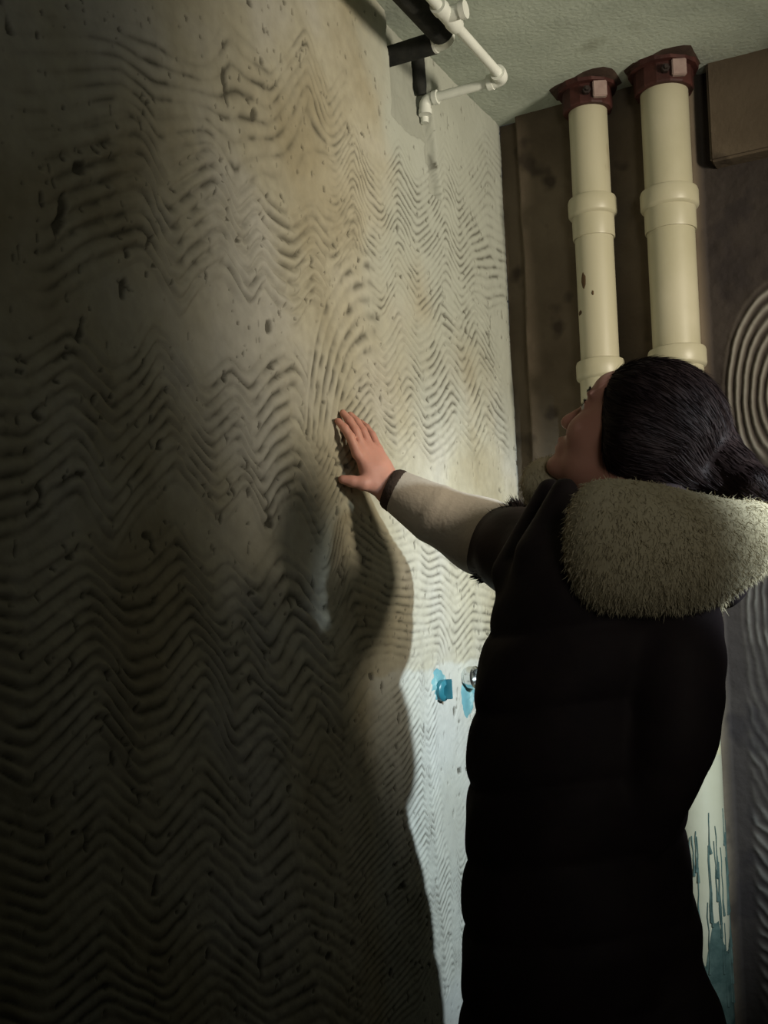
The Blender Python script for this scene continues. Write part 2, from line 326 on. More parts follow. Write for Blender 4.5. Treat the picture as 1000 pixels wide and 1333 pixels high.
def struct(name, bm, mat, smooth=False):
    o = obj(name, bm, mat, None, smooth); o['kind'] = 'structure'; return o
def relief_plane(name, x0, x1, y0, y1, z, mat, amp, step, up):
    xs = np.arange(x0, x1 + step / 2, step); ys_ = np.arange(y0, y1 + step / 2, step); xs[-1] = x1; ys_[-1] = y1
    X, Y = np.meshgrid(xs, ys_)
    h = (fbm(X * 3 + 3, Y * 3 + 9, 200) - 0.5) * amp + (fbm(X * 16 + 3, Y * 16 + 9, 210) - 0.5) * amp * 0.35
    e = np.minimum.reduce([X - x0, x1 - X, Y - y0, y1 - Y]); h = h * sstep(0, 0.05, e)
    V = np.stack([X, Y, z + h * up], -1).reshape(-1, 3); idx = np.arange(X.size).reshape(X.shape)
    F = np.stack([idx[:-1, :-1], idx[:-1, 1:], idx[1:, 1:], idx[1:, :-1]], -1).reshape(-1, 4)
    if up < 0: F = F[:, ::-1]
    o = link_mesh(name, V, F, mat); o['kind'] = 'structure'; return o
M_ceil = noisy('rough_concrete', (0.36, 0.40, 0.34), (0.50, 0.55, 0.47), 3.5, 0.9, 0.5, 90, (0.27, 0.29, 0.23), 2.4, 0.60)
relief_plane('ceiling', -0.06, 2.66, -1.2, YB, H, M_ceil, 0.008, 0.02, -1)
M_floor = noisy('bare_screed', (0.075, 0.07, 0.06), (0.11, 0.105, 0.09), 4, 0.9, 0.4, 80)
relief_plane('floor', 0.0, 2.6, -1.2, YB, 0.0, M_floor, 0.004, 0.03, 1)
M_plain = noisy('grey_render', (0.09, 0.085, 0.07), (0.13, 0.12, 0.10), 4, 0.9, 0.4, 80)
bm = bmesh.new(); box(bm, (2.6, -1.2, 0), (2.7, YB, H)); struct('wall_right', bm, M_plain)
bm = bmesh.new(); box(bm, (0, -1.3, 0), (2.6, -1.2, H)); struct('wall_front', bm, M_plain)
# concrete beam under the ceiling to the right of the drain pipes
bm = bmesh.new(); box(bm, (0.545, 3.0, 2.365), (2.6, YB + 0.02, H + 0.02), bev=0.006); struct('trim_1', bm, M_brown)

# ------------------------------------------------------------------ drain pipes
M_pvc = noisy('aged_cream_pvc', (0.37, 0.345, 0.235), (0.44, 0.41, 0.30), 6, 0.42, 0.08, 40, (0.20, 0.15, 0.07), 9, 0.735, spec=0.45, stretch=(1, 1, 0.4))
M_pvc2 = noisy('cream_pvc', (0.37, 0.345, 0.235), (0.44, 0.41, 0.30), 6, 0.42, 0.08, 40, (0.5, 0.44, 0.26), 9, 0.70, spec=0.45)
M_red = noisy('rusty_red_collar', (0.036, 0.012, 0.010), (0.072, 0.023, 0.018), 20, 0.6, 0.4, 90, (0.03, 0.012, 0.01), 12, 0.60)
M_tab = noisy('worn_pink_plate', (0.26, 0.18, 0.16), (0.36, 0.27, 0.24), 30, 0.55, 0.2, 90)
M_dark = new_mat('dark_bolt', (0.03, 0.02, 0.018), 0.5, 0.5, 0.4)
M_seal = noisy('brown_sealant', (0.040, 0.024, 0.018), (0.075, 0.050, 0.036), 18, 0.9, 0.5, 60)
M_scab = noisy('brown_scab', (0.06, 0.035, 0.015), (0.10, 0.06, 0.03), 40, 0.8, 0.3, 90)
def drain_pipe(px, Y, r, zc, label, low_z, sock_len=0.10):
    p = aty(px, 300, Y); x = p.x
    t = thing('drain_pipe', label, 'pipe', (x, Y, 0.0), 'cream drain pipes in the corner')
    org = (x, Y, 0)
    b = bmesh.new(); lathe(b, (x, Y, 0.0), (0, 0, 1), [(0, r), (low_z - 0.02, r), (low_z - 0.02, r), (H, r)], 40, org); obj('pipe_tube', b, M_pvc if r < 0.052 else M_pvc2, t)
    for k, z in enumerate((zc, low_z)):
        b = bmesh.new(); R = r + 0.0045
        lathe(b, (x, Y, z), (0, 0, 1), [(-sock_len, r), (-sock_len, R - 0.001), (-sock_len + 0.003, R), (-0.048, R), (-0.044, R + 0.006), (-0.040, R + 0.008), (-0.008, R + 0.008), (-0.002, R + 0.006), (0, R + 0.002), (0, r)], 40, org)
        obj('coupling', b, M_pvc2, t)
    # fire collar against the ceiling: split ring of plates with a bolted tab
    b = bmesh.new(); R = r + 0.012; zt = H
    hgt = 0.062
    lathe(b, (x, Y, zt - hgt), (0, 0, 1), [(0, r + 0.001), (0, R), (0.004, R + 0.002), (hgt - 0.016, R + 0.002), (hgt - 0.014, R + 0.014), (hgt, R + 0.016), (hgt, r)], 14, org)
    col_o = obj('collar', b, M_red, t, smooth=False)
    a = math.radians(-64)
    d = Vector((math.cos(a), math.sin(a), 0)); s = Vector((-d.y, d.x, 0))
    b = bmesh.new(); c0 = Vector((0, 0, zt - 0.036)) + d * (R + 0.004)
    box(b, (-0.006, -0.017, -0.018), (0.008, 0.017, 0.020), bev=0.002)
    M = Matrix.Translation(c0 + s * 0.02) @ Matrix.Rotation(a, 4, 'Z'); bmesh.ops.transform(b, matrix=M, verts=b.verts)
    obj('clamp_plate', b, M_tab, col_o, smooth=False)
    b = bmesh.new(); lathe(b, c0 - s * 0.012 - d * 0.004, d, [(0, 0.010), (0.012, 0.010), (0.012, 0.006), (0.019, 0.005)], 6); obj('bolt', b, M_dark, col_o, smooth=False)
    # brown sealant smeared on the ceiling round the collar
    b = bmesh.new(); ring = []; n_ = 28
    for i in range(n_):
        a2_ = 2 * math.pi * i / n_; q = (r + 0.045) * (1 + 0.22 * math.sin(a2_ * 2 + 2.4) + random.uniform(-0.06, 0.06))
        ring.append((min(max(q * math.cos(a2_), -0.085), 0.085), min(q * math.sin(a2_), 0.026)))
    for (f_, z_) in ((1.0, H - 0.001), (0.85, H - 0.006), (0.5, H - 0.008)):
        for (rx_, ry_) in ring: b.verts.new((rx_ * f_, ry_ * f_, z_))
    b.verts.ensure_lookup_table()
    for k_ in range(2):
        for i in range(n_): b.faces.new([b.verts[q] for q in (k_ * n_ + i, k_ * n_ + (i + 1) % n_, (k_ + 1) * n_ + (i + 1) % n_, (k_ + 1) * n_ + i)])
    obj('sealant_ring', b, M_seal, t)
    return t, x
def scab(t, x, Y, r, off, z, sx, sz):
    g_ = Vector((0.96, 0.28, 0)); c_ = Vector((0.28, -0.96, 0)); b = bmesh.new(); bmesh.ops.create_icosphere(b, subdivisions=2, radius=1)
    for v in b.verts:
        k_ = 1 + random.uniform(-0.15, 0.15); o_ = off + v.co.x * sx * k_; rr_ = math.sqrt(max(r * r - o_ * o_, 1e-6)) + v.co.y * 0.0018
        v.co = g_ * o_ + c_ * rr_ + Vector((0, 0, z + v.co.z * sz * k_))
    obj('scab', b, M_scab, t)
t1, x1 = drain_pipe(773, 2.962, 0.047, 2.325, 'thinner cream plastic drain pipe with brown scabs, nearer the corner', 1.925)
for (px_, py_, sx_, sz_) in ((761, 362, 0.0055, 0.020), (757, 401, 0.004, 0.006), (772, 378, 0.003, 0.006), (754, 474, 0.004, 0.010)):
    q_ = aty(px_, py_, 2.962); scab(t1, x1, 2.962, 0.047, (q_.x - x1) / 0.96, q_.z - 0.02, sx_, sz_)
t2, x2 = drain_pipe(873.5, 2.966, 0.0565, 2.305, 'thicker cream plastic drain pipe running down behind the person', 1.925)
# green-black drips on the lower length of the thicker pipe
M_drip = noisy('dark_green_slurry', (0.035, 0.065, 0.056), (0.085, 0.13, 0.11), 30, 0.6, 0.4, 80)
b = bmesh.new()
for k in range(34):
    a = math.radians(random.uniform(-110, 20)); z1 = random.uniform(0.50, 0.86) - 0.006 * k / 2; ln = random.uniform(0.07, 0.22); rr = 0.0567
    pts = []
    for i in range(6):
        z = z1 - ln * i / 5; aa = a + random.uniform(-0.03, 0.03)
        pts.append((rr * math.cos(aa), rr * math.sin(aa), z))
    tube(b, pts, [0.0014, 0.0016, 0.0013, 0.0017, 0.0024, 0.0040], 6)
dr = obj('slurry_drips', b, M_drip, t2); dr['kind'] = 'stuff'; dr['label'] = 'dark green drips run down the pipe'
b = bmesh.new()
lathe(b, (0, 0, 0.0), (0, 0, 1), [(0, 0.0572), (0.50, 0.0572), (0.52, 0.0568)], 48)
for v in b.verts:
    if v.co.z > 0.4: v.co.z += 0.05 * math.sin(math.atan2(v.co.y, v.co.x) * 5) + random.uniform(-0.03, 0.03)
dr = obj('slurry_coat', b, M_drip, t2); dr['label'] = 'dark green splashed foot of the pipe'

# ------------------------------------------------------------------ water pipes under the ceiling
M_wht = noisy('white_plastic_pipe', (0.62, 0.64, 0.58), (0.72, 0.74, 0.68), 10, 0.4, 0.05, 60, spec=0.45)
M_foam = noisy('black_foam_sleeve', (0.012, 0.013, 0.012), (0.028, 0.028, 0.024), 25, 0.9, 0.6, 60)
M_met = new_mat('chrome', (0.75, 0.78, 0.78), 0.22, 0.5, 1.0)
P = atx(556, 130); yp, zp = P.y, P.z
Q = aty(655, 98, yp); xq = Q.x; rp = 0.0105; zq = zp
t = thing('water_pipe', 'thin white water pipe turning from ceiling run down into the wall', 'pipe', (xq, yp, zq))
org = Vector((xq, yp, zq))
def bend(bm, c, d1, d2, R, r, seg=8):
    """quarter bend around corner c from direction d1 (incoming) to d2 (outgoing)"""
    c = Vector(c); d1 = Vector(d1).normalized(); d2 = Vector(d2).normalized(); pts = []
    for i in range(seg + 1):
        a = math.pi / 2 * i / seg
        pts.append(c - d1 * R + d2 * 0 + d1 * R * math.sin(a) + d2 * R * (1 - math.cos(a)))
    tube(bm, pts, r, 14, org)
b = bmesh.new(); tube(b, [(xq, yp - 1.6, zq), (xq, yp - 0.025, zq)], rp, 14, org); obj('pipe_run', b, M_wht, t)
b = bmesh.new(); tube(b, [(xq - 0.02, yp, zq), (-0.008, yp, zq)], rp, 14, org); obj('pipe_branch', b, M_wht, t)
def elbow(c, d1, d2, rr, parent, org_, mat=None):
    c = Vector(c); d1 = Vector(d1); d2 = Vector(d2); b = bmesh.new()
    R = rr * 1.1; pts = [c - d1 * (rr * 2.3)]
    for i in range(9):
        a = math.pi / 2 * i / 8; pts.append(c - d1 * R + d1 * R * math.sin(a) + d2 * R * (1 - math.cos(a)))
    pts.append(c + d2 * (rr * 2.3)); tube(b, pts, rr, 18, org_)
    for (e, dd) in ((pts[0], d1), (pts[-1], -d2)):
        lathe(b, e, dd, [(-0.12 * rr, rr * 0.8), (-0.12 * rr, rr * 1.14), (rr * 0.7, rr * 1.14), (rr * 0.7, rr * 0.8)], 18, org_)
    return obj('elbow', b, mat or M_wht, parent)
elbow((xq, yp, zq), (0, 1, 0), (-1, 0, 0), rp * 1.42, t, org)
elbow((-0.006, yp, zq), (-1, 0, 0), (0, 0, -1), rp * 1.3, t, org)
# larger fitting on the run near the top of the frame
yj = atx(592, 12, xq).y
b = bmesh.new(); lathe(b, (xq, yj - 0.09, zq), (0, 1, 0), [(0, rp), (0, 0.0165), (0.02, 0.0175), (0.025, 0.0155), (0.07, 0.0155), (0.075, 0.0175), (0.094, 0.0165), (0.094, rp)], 20, org)
lathe(b, (xq, yj - 0.045, zq), (1, 0, 0), [(0, 0.015), (0.03, 0.015), (0.03, 0.0175), (0.042, 0.0175), (0.042, 0.008)], 20, org); obj('tee_fitting', b, M_wht, t)
b = bmesh.new(); tube(b, [(-0.010, yp - 0.006, zq + 0.012), (-0.010, yp - 0.012, zq + 0.03), (-0.010, yp - 0.016, zq + 0.10)], [0.011, 0.015, 0.014], 12, org)
obj('riser_sleeve', b, M_foam, t)['label'] = 'short black sleeve on the riser in the wall'
b = bmesh.new(); tube(b, [(-0.012, yp + 0.012, zq - 0.01), (-0.014, yp + 0.012, zq - 0.045)], 0.0095, 12, org); obj('pipe_drop', b, M_wht, t)
# wall strap above the riser
# insulated pipe
K = atx(512, 72); yk, zk = K.y, K.z; xk = aty(585, 52, yk).x; org2 = Vector((xk, yk, zk))
t = thing('insulated_pipe', 'black foam-wrapped pipe turning into the wall at a white elbow', 'pipe', org2)
ri = 0.0255
b = bmesh.new(); tube(b, [(-0.015, yk, zk), (0.03, yk, zk), (xk - 0.035, yk, zk)], [ri * .82, ri * .84, ri * .88], 20, org2)
obj('foam_sleeve', b, M_foam, t)
b = bmesh.new(); tube(b, [(xk, yk - 0.04, zk), (xk, yk - 0.3, zk + 0.002), (xk, yk - 1.6, zk)], [ri * 1.15, ri * 1.18, ri * 1.1], 20, org2); obj('foam_sleeve', b, M_foam, t)
elbow((xk, yk, zk), (0, 1, 0), (-1, 0, 0), 0.0185, t, org2)

# ------------------------------------------------------------------ water outlets in the wall with teal waterproofing daubs
M_teal = noisy('teal_waterproofing', (0.10, 0.25, 0.29), (0.17, 0.35, 0.37), 18, 0.6, 0.3, 60, (0.28, 0.45, 0.46), 26, 0.60)
M_tealp = noisy('dark_teal_plastic', (0.012, 0.11, 0.15), (0.03, 0.17, 0.21), 20, 0.35, 0.1, 60, spec=0.5)
def daub(parent, org_, c, ry, rz, seed):
    """thin uneven daub following the mortar"""
    rr_ = random.Random(seed); n, rings = 22, 6; V = []; Fc = []
    rad = [1 + rr_.uniform(-0.22, 0.22) for _ in range(n)]
    for k in range(rings + 1):
        f = k / rings
        for i in range(n):
            a = 2 * math.pi * i / n; q = f * (1 + (rad[i] - 1) * f)
            y = c[1] + ry * q * math.cos(a); z = c[2] + rz * q * math.sin(a)
            V.append((wall_x(y, z) + 0.0035 - 0.005 * f ** 6 - org_[0], y - org_[1], z - org_[2]))
    for k in range(rings):
        for i in range(n): Fc.append((k * n + i, k * n + (i + 1) % n, (k + 1) * n + (i + 1) % n, (k + 1) * n + i))
    return link_mesh('paint_daub', V, Fc, M_teal, parent)
A = atx(571, 893); 
t = thing('water_outlet', 'capped water outlet in a teal daub, left of the chrome one', 'water outlet', A, 'water outlets low on the mortar wall')
daub(t, A, (0, A.y, A.z + 0.003), 0.042, 0.036, 1)
b = bmesh.new(); lathe(b, (-0.01, A.y + 0.0, A.z - 0.008), (1, -0.12, -0.1), [(0, 0.020), (0.016, 0.020), (0.017, 0.024), (0.026, 0.024), (0.028, 0.022), (0.030, 0.012), (0.024, 0.011)], 24, A)
obj('plug', b, M_tealp, t)['label'] = 'dark teal plug'
b = bmesh.new(); box(b, (0.010, A.y - 0.003, A.z - 0.030), (0.032, A.y + 0.003, A.z + 0.014), A, 0.001); obj('plug_bar', b, M_tealp, t)
B = atx(606, 882)
t = thing('water_outlet', 'chrome-cased water outlet above a teal daub, right beside the coat', 'water outlet', B, 'water outlets low on the mortar wall')
daub(t, B, (0, B.y + 0.01, B.z - 0.045), 0.045, 0.045, 2)
b = bmesh.new(); lathe(b, (-0.01, B.y, B.z), (1, -0.15, 0), [(0, 0.022), (0.018, 0.022), (0.022, 0.026), (0.038, 0.026), (0.040, 0.019), (0.030, 0.017)], 28, B); obj('outlet_body', b, M_met, t)
b = bmesh.new(); tube(b, [(0.02, B.y + 0.02, B.z - 0.006), (0.022, B.y + 0.05, B.z - 0.002), (0.022, B.y + 0.075, B.z - 0.010)], [0.008, 0.010, 0.007], 12, B); obj('valve_stem', b, M_met, t)
b = bmesh.new(); lathe(b, (0.014, B.y + 0.072, B.z - 0.01), (1, 0, 0), [(0, 0.012), (0.016, 0.012), (0.018, 0.006)], 12, B); obj('valve_cap', b, M_tealp, t)

# ------------------------------------------------------------------ implicit surfaces (numpy) -> one continuous mesh
class Field:
    def __init__(s, lo, hi, h):
        s.lo = np.array(lo, dtype=np.float64); s.h = h
        s.n = (np.ceil((np.array(hi) - s.lo) / h) + 1).astype(int)
        s.f = np.full(s.n, 1.0, dtype=np.float32)
    def sub(s, lo, hi):
        a = np.maximum(np.floor((np.array(lo) - s.lo) / s.h).astype(int), 0); b = np.minimum(np.ceil((np.array(hi) - s.lo) / s.h).astype(int) + 1, s.n)
        if np.any(b <= a): return None, None
        g = np.meshgrid(*[s.lo[i] + s.h * np.arange(a[i], b[i]) for i in range(3)], indexing='ij', sparse=True)
        return (slice(a[0], b[0]), slice(a[1], b[1]), slice(a[2], b[2])), g
    def put(s, lo, hi, fn, k, op='add'):
        m = k + 3 * s.h + 0.004
        sl, g = s.sub(np.array(lo) - m, np.array(hi) + m)
        if sl is None: return
        d = fn(*g).astype(np.float32); c = s.f[sl]
        if op == 'add':
            hh = np.maximum(k - np.abs(c - d), 0) / max(k, 1e-6); s.f[sl] = np.minimum(c, d) - hh * hh * k * 0.25
        elif op == 'cut':
            d = -d; hh = np.maximum(k - np.abs(c - d), 0) / max(k, 1e-6); s.f[sl] = np.maximum(c, d) + hh * hh * k * 0.25
    def cap(s, a, b, ra, rb, k=0.02, op='add'):
        a = np.array(a, float); b = np.array(b, float); ab = b - a; L2 = max((ab ** 2).sum(), 1e-12)
        def fn(x, y, z):
            t = np.clip(((x - a[0]) * ab[0] + (y - a[1]) * ab[1] + (z - a[2]) * ab[2]) / L2, 0, 1)
            return np.sqrt((x - a[0] - t * ab[0]) ** 2 + (y - a[1] - t * ab[1]) ** 2 + (z - a[2] - t * ab[2]) ** 2) - (ra + (rb - ra) * t)
        r = max(ra, rb); s.put(np.minimum(a, b) - r, np.maximum(a, b) + r, fn, k, op)
    def ell(s, c, r, R=None, k=0.02, op='add'):
        c = np.array(c, float); r = np.array(r, float); R = np.eye(3) if R is None else np.array(R)   # rows: local axes in world
        def fn(x, y, z):
            dx, dy, dz = x - c[0], y - c[1], z - c[2]
            q = [(R[i][0] * dx + R[i][1] * dy + R[i][2] * dz) for i in range(3)]
            k0 = np.sqrt(sum((q[i] / r[i]) ** 2 for i in range(3))); k1 = np.sqrt(sum((q[i] / r[i] ** 2) ** 2 for i in range(3)))
            return k0 * (k0 - 1) / np.maximum(k1, 1e-6)
        ext = np.sqrt(sum((R[i] * r[i]) ** 2 for i in range(3))); s.put(c - ext, c + ext, fn, k, op)
    def plane_cut(s, p, n, lo, hi, k=0.01):
        """remove everything on the side n points to, inside the box"""
        p = np.array(p, float); n = np.array(n, float); n = n / np.linalg.norm(n)
        s.put(lo, hi, lambda x, y, z: -((x - p[0]) * n[0] + (y - p[1]) * n[1] + (z - p[2]) * n[2]), k, 'cut')
    def loft(s, rows, fx, lat, k=0.03, mod=None):
        """rows: (z, cx, cy, a, b): elliptic sections with half axes a along fx and b along lat"""
        rows = sorted(rows); Zs = [r[0] for r in rows]; A = np.array(rows)
        lo = [A[:, 1].min() - 0.3, A[:, 2].min() - 0.3, Zs[0]]; hi = [A[:, 1].max() + 0.3, A[:, 2].max() + 0.3, Zs[-1]]
        def fn(x, y, z):
            cx = np.interp(z, Zs, A[:, 1]); cy = np.interp(z, Zs, A[:, 2]); a = np.interp(z, Zs, A[:, 3]); b = np.interp(z, Zs, A[:, 4])
            dx, dy = x - cx, y - cy; u = dx * fx[0] + dy * fx[1]; v = dx * lat[0] + dy * lat[1]
            q = np.sqrt((u / a) ** 2 + (v / b) ** 2); g = np.sqrt((u / a ** 2) ** 2 + (v / b ** 2) ** 2)
            d = q * (q - 1) / np.maximum(g, 1e-4)
            if mod is not None: d = d + mod(u, v, z)
            return np.maximum(d, np.maximum(Zs[0] - z, z - Zs[-1]))
        s.put(lo, hi, fn, k)
    def mesh(s):
        f = s.f; ins = f < 0; nx, ny, nz = f.shape
        c = np.zeros((nx - 1, ny - 1, nz - 1), dtype=np.int8)
        for i in (0, 1):
            for j in (0, 1):
                for k in (0, 1): c += ins[i:nx - 1 + i, j:ny - 1 + j, k:nz - 1 + k]
        act = (c > 0) & (c < 8); ci = np.argwhere(act); idm = np.full(act.shape, -1, dtype=np.int32); idm[act] = np.arange(len(ci))
        corners = [(i, j, k) for i in (0, 1) for j in (0, 1) for k in (0, 1)]
        vals = {q: f[ci[:, 0] + q[0], ci[:, 1] + q[1], ci[:, 2] + q[2]] for q in corners}
        acc = np.zeros((len(ci), 3)); cnt = np.zeros(len(ci))
        for q in corners:
            for ax in range(3):
                if q[ax] == 0:
                    q2 = list(q); q2[ax] = 1; q2 = tuple(q2); a, b = vals[q], vals[q2]; m = (a < 0) != (b < 0)
                    t = np.where(m, a / np.where(m, a - b, 1), 0)
                    p = np.repeat(np.array(q, float)[None], len(ci), 0); p[:, ax] = t
                    acc[m] += p[m]; cnt += m
        V = s.lo + s.h * (ci + acc / cnt[:, None])
        Fs = []
        for ax in range(3):
            sl0 = [slice(None)] * 3; sl1 = [slice(None)] * 3; sl0[ax] = slice(0, -1); sl1[ax] = slice(1, None)
            ch = ins[tuple(sl0)] != ins[tuple(sl1)]; e = np.argwhere(ch)
            o1, o2 = [i for i in range(3) if i != ax]
            e = e[(e[:, o1] > 0) & (e[:, o2] > 0) & (e[:, o1] < f.shape[o1] - 1) & (e[:, o2] < f.shape[o2] - 1)]
            a = e.copy(); b = e.copy(); b[:, o1] -= 1; cc = b.copy(); cc[:, o2] -= 1; d = e.copy(); d[:, o2] -= 1
            q = np.stack([idm[tuple(x.T)] for x in (a, b, cc, d)], 1)
            flip = ins[tuple(e.T)] if ax != 1 else ~ins[tuple(e.T)]
            q = np.where(flip[:, None], q, q[:, ::-1]); Fs.append(q)
        return V, np.concatenate(Fs)
def field_obj(name, F, mat, parent=None, relax=1):
    V, Q = F.mesh()
    o = link_mesh(name, V, Q, mat, parent)
    return o

# ------------------------------------------------------------------ person
# body frame: facing the mortar wall, pure side view to the camera
Fd = np.array([-0.978, -0.208, 0.0]); Ld = np.array([0.208, -0.978, 0.0])   # forward, her left
TC = np.array(atd(764, 900, 1.87))                                          # trunk axis
tx, ty = TC[0], TC[1]
def bp(f, l, z): return np.array([tx + Fd[0] * f + Ld[0] * l, ty + Fd[1] * f + Ld[1] * l, z])
tilt = math.radians(37)
HO = np.array(atd(828, 572, 1.90))
hf = Fd * math.cos(tilt) + np.array([0, 0, 1]) * math.sin(tilt)
hu = -Fd * math.sin(tilt) + np.array([0, 0, 1]) * math.cos(tilt)
# the face turns slightly away from the camera
yawh = math.radians(-10)
def rotz(v, a): return np.array([v[0] * math.cos(a) - v[1] * math.sin(a), v[0] * math.sin(a) + v[1] * math.cos(a), v[2]])
hf = rotz(hf, yawh); hu = rotz(hu, yawh); hl = rotz(Ld, yawh); hl = hl / np.linalg.norm(hl)
HR = np.array([hf, hl, hu])
def hp(x, y, z): return HO + hf * x + hl * y + hu * z
def hrot(pitch):
    a = math.radians(pitch); return np.array([hf * math.cos(a) + hu * math.sin(a), hl, -hf * math.sin(a) + hu * math.cos(a)])

person = thing('person', 'woman in a long dark padded coat with cream fur collar, touching the mortar wall', 'person', (float(tx), float(ty), 0.0))
def P_(o):
    """parent to the person keeping world coordinates"""
    o.parent = person; o.matrix_parent_inverse = Matrix.Translation((float(tx), float(ty), 0.0)).inverted(); return o

# right arm joints
WR = np.array(atx(505, 634, 0.078)); EL = np.array(atx(642, 700, 0.265)); SR = bp(0.04, -0.150, 1.335)
# hand frame
ph = math.radians(22)
hl_ = np.array([math.sin(ph), math.cos(ph), 0])                     # index -> little finger
TIP = np.array(atx(452, 541, 0.016)); hu_ = TIP - WR; hu_ = hu_ / np.linalg.norm(hu_)
hl_ = hl_ - hu_ * hl_.dot(hu_); hl_ /= np.linalg.norm(hl_)
hn_ = np.cross(hu_, hl_); hn_ = hn_ if hn_[0] > 0 else -hn_          # out of the back of the hand
def qp(u, l, n=0.0): return WR + hu_ * u + hl_ * l + hn_ * n

a0 = np.array(atd(868, 775, 1.79)); a1 = np.array(atd(884, 860, 1.72)); a2 = np.array(atd(880, 960, 1.71)); a3 = np.array(atd(825, 1085, 1.78))
def body():
    F = Field((-0.01, 1.45, 0.0), (1.0, 2.25, 1.74), 0.0042)
    # head
    F.ell(hp(-0.012, 0, 0.032), (0.098, 0.077, 0.090), HR, 0.01)
    F.ell(hp(0.030, 0, -0.020), (0.063, 0.060, 0.088), HR, 0.03)
    F.ell(hp(0.036, 0, -0.074), (0.050, 0.046, 0.036), hrot(-12), 0.025)
    F.ell(hp(0.084, 0, -0.099), (0.018, 0.022, 0.016), HR, 0.022)
    F.ell(hp(0.078, 0, 0.040), (0.020, 0.050, 0.030), HR, 0.02)       # forehead
    for s in (-1, 1):
        F.ell(hp(0.062, s * 0.036, -0.032), (0.030, 0.024, 0.028), HR, 0.02)   # cheek
        F.ell(hp(0.100, s * 0.033, 0.006), (0.013, 0.017, 0.011), HR, 0.010, 'cut')   # eye socket
        F.ell(hp(0.080, s * 0.032, 0.005), (0.0125, 0.0125, 0.0115), HR, 0.004)        # eyeball under lids
        F.ell(hp(0.086, s * 0.032, 0.022), (0.010, 0.020, 0.006), HR, 0.008)           # brow
        F.ell(hp(-0.004, s * 0.076, -0.008), (0.020, 0.008, 0.030), hrot(15), 0.008)   # ear
        F.ell(hp(-0.002, s * 0.084, -0.006), (0.010, 0.005, 0.016), hrot(15), 0.004, 'cut')
    F.cap(hp(0.090, 0, 0.010), hp(0.110, 0, -0.028), 0.0070, 0.0090, 0.012)          # nose
    F.ell(hp(0.108, 0, -0.035), (0.011, 0.010, 0.008), HR, 0.008)
    for s in (-1, 1): F.ell(hp(0.098, s * 0.011, -0.037), (0.009, 0.007, 0.006), HR, 0.006)
    F.ell(hp(0.086, 0, -0.065), (0.015, 0.030, 0.018), HR, 0.012)
    F.ell(hp(0.0965, 0, -0.060), (0.010, 0.023, 0.0062), HR, 0.005)                    # lips
    F.ell(hp(0.0945, 0, -0.0725), (0.009, 0.019, 0.0068), HR, 0.004)
    F.ell(hp(0.111, 0, -0.0662), (0.009, 0.022, 0.0016), HR, 0.003, 'cut')
    # neck and trunk
    nb = bp(-0.055, 0, 1.36)
    F.cap(hp(-0.030, 0, -0.050), nb, 0.054, 0.058, 0.03)
    F.cap(bp(-0.03, -0.10, 1.335), bp(-0.03, 0.09, 1.33), 0.050, 0.050, 0.04)
    F.loft([(0.80, *bp(0, -.06, 0)[:2], .10, .155), (0.92, *bp(0, -.05, 0)[:2], .115, .17), (1.02, *bp(0, -.02, 0)[:2], .095, .14), (1.10, *bp(-.005, 0, 0)[:2], .090, .13), (1.22, *bp(-.01, 0, 0)[:2], .100, .135), (1.32, *bp(-.02, 0, 0)[:2], .080, .130), (1.37, *bp(-.03, 0, 0)[:2], .055, .12)], Fd, Ld, 0.04)
    # legs with feet
    for s in (-1, 1):
        F.cap(bp(0.0, s * 0.085 - 0.06, 0.86), bp(0.015, s * 0.085 - 0.06, 0.46), 0.088, 0.055, 0.04)
        F.cap(bp(0.015, s * 0.085 - 0.06, 0.46), bp(-0.01, s * 0.085 - 0.06, 0.10), 0.056, 0.036, 0.02)
        F.ell(bp(-0.035, s * 0.085 - 0.06, 0.36), (0.045, 0.045, 0.10), None, 0.03)
        F.cap(bp(-0.035, s * 0.085 - 0.06, 0.045), bp(0.14, s * 0.10 - 0.06, 0.030), 0.034, 0.022, 0.03)
    # left arm, hand in pocket
    SL = bp(-0.03, 0.105, 1.28); E2 = a2 * 0.35 + a1 * 0.65 - Ld * 0.012; W2 = bp(0.00, 0.07, 0.92)
    F.cap(SL, E2, 0.050, 0.040, 0.03); F.cap(E2, W2, 0.040, 0.027, 0.02)
    F.ell(W2 + np.array([Fd[0] * .05, Fd[1] * .05, -0.045]), (0.035, 0.022, 0.06), None, 0.02)
    for j in range(4): F.cap(bp(0.015 + j * 0.017, 0.065, 0.85), bp(0.02 + j * 0.017, 0.06, 0.80), 0.0085, 0.0075, 0.006)
    F.cap(bp(0.04, 0.06, 0.90), bp(0.085, 0.045, 0.86), 0.0105, 0.0085, 0.01)
    # right arm
    F.cap(SR, EL, 0.050, 0.040, 0.03); F.cap(EL, WR, 0.040, 0.027, 0.02)
    V1, Q1 = None, None
    return F
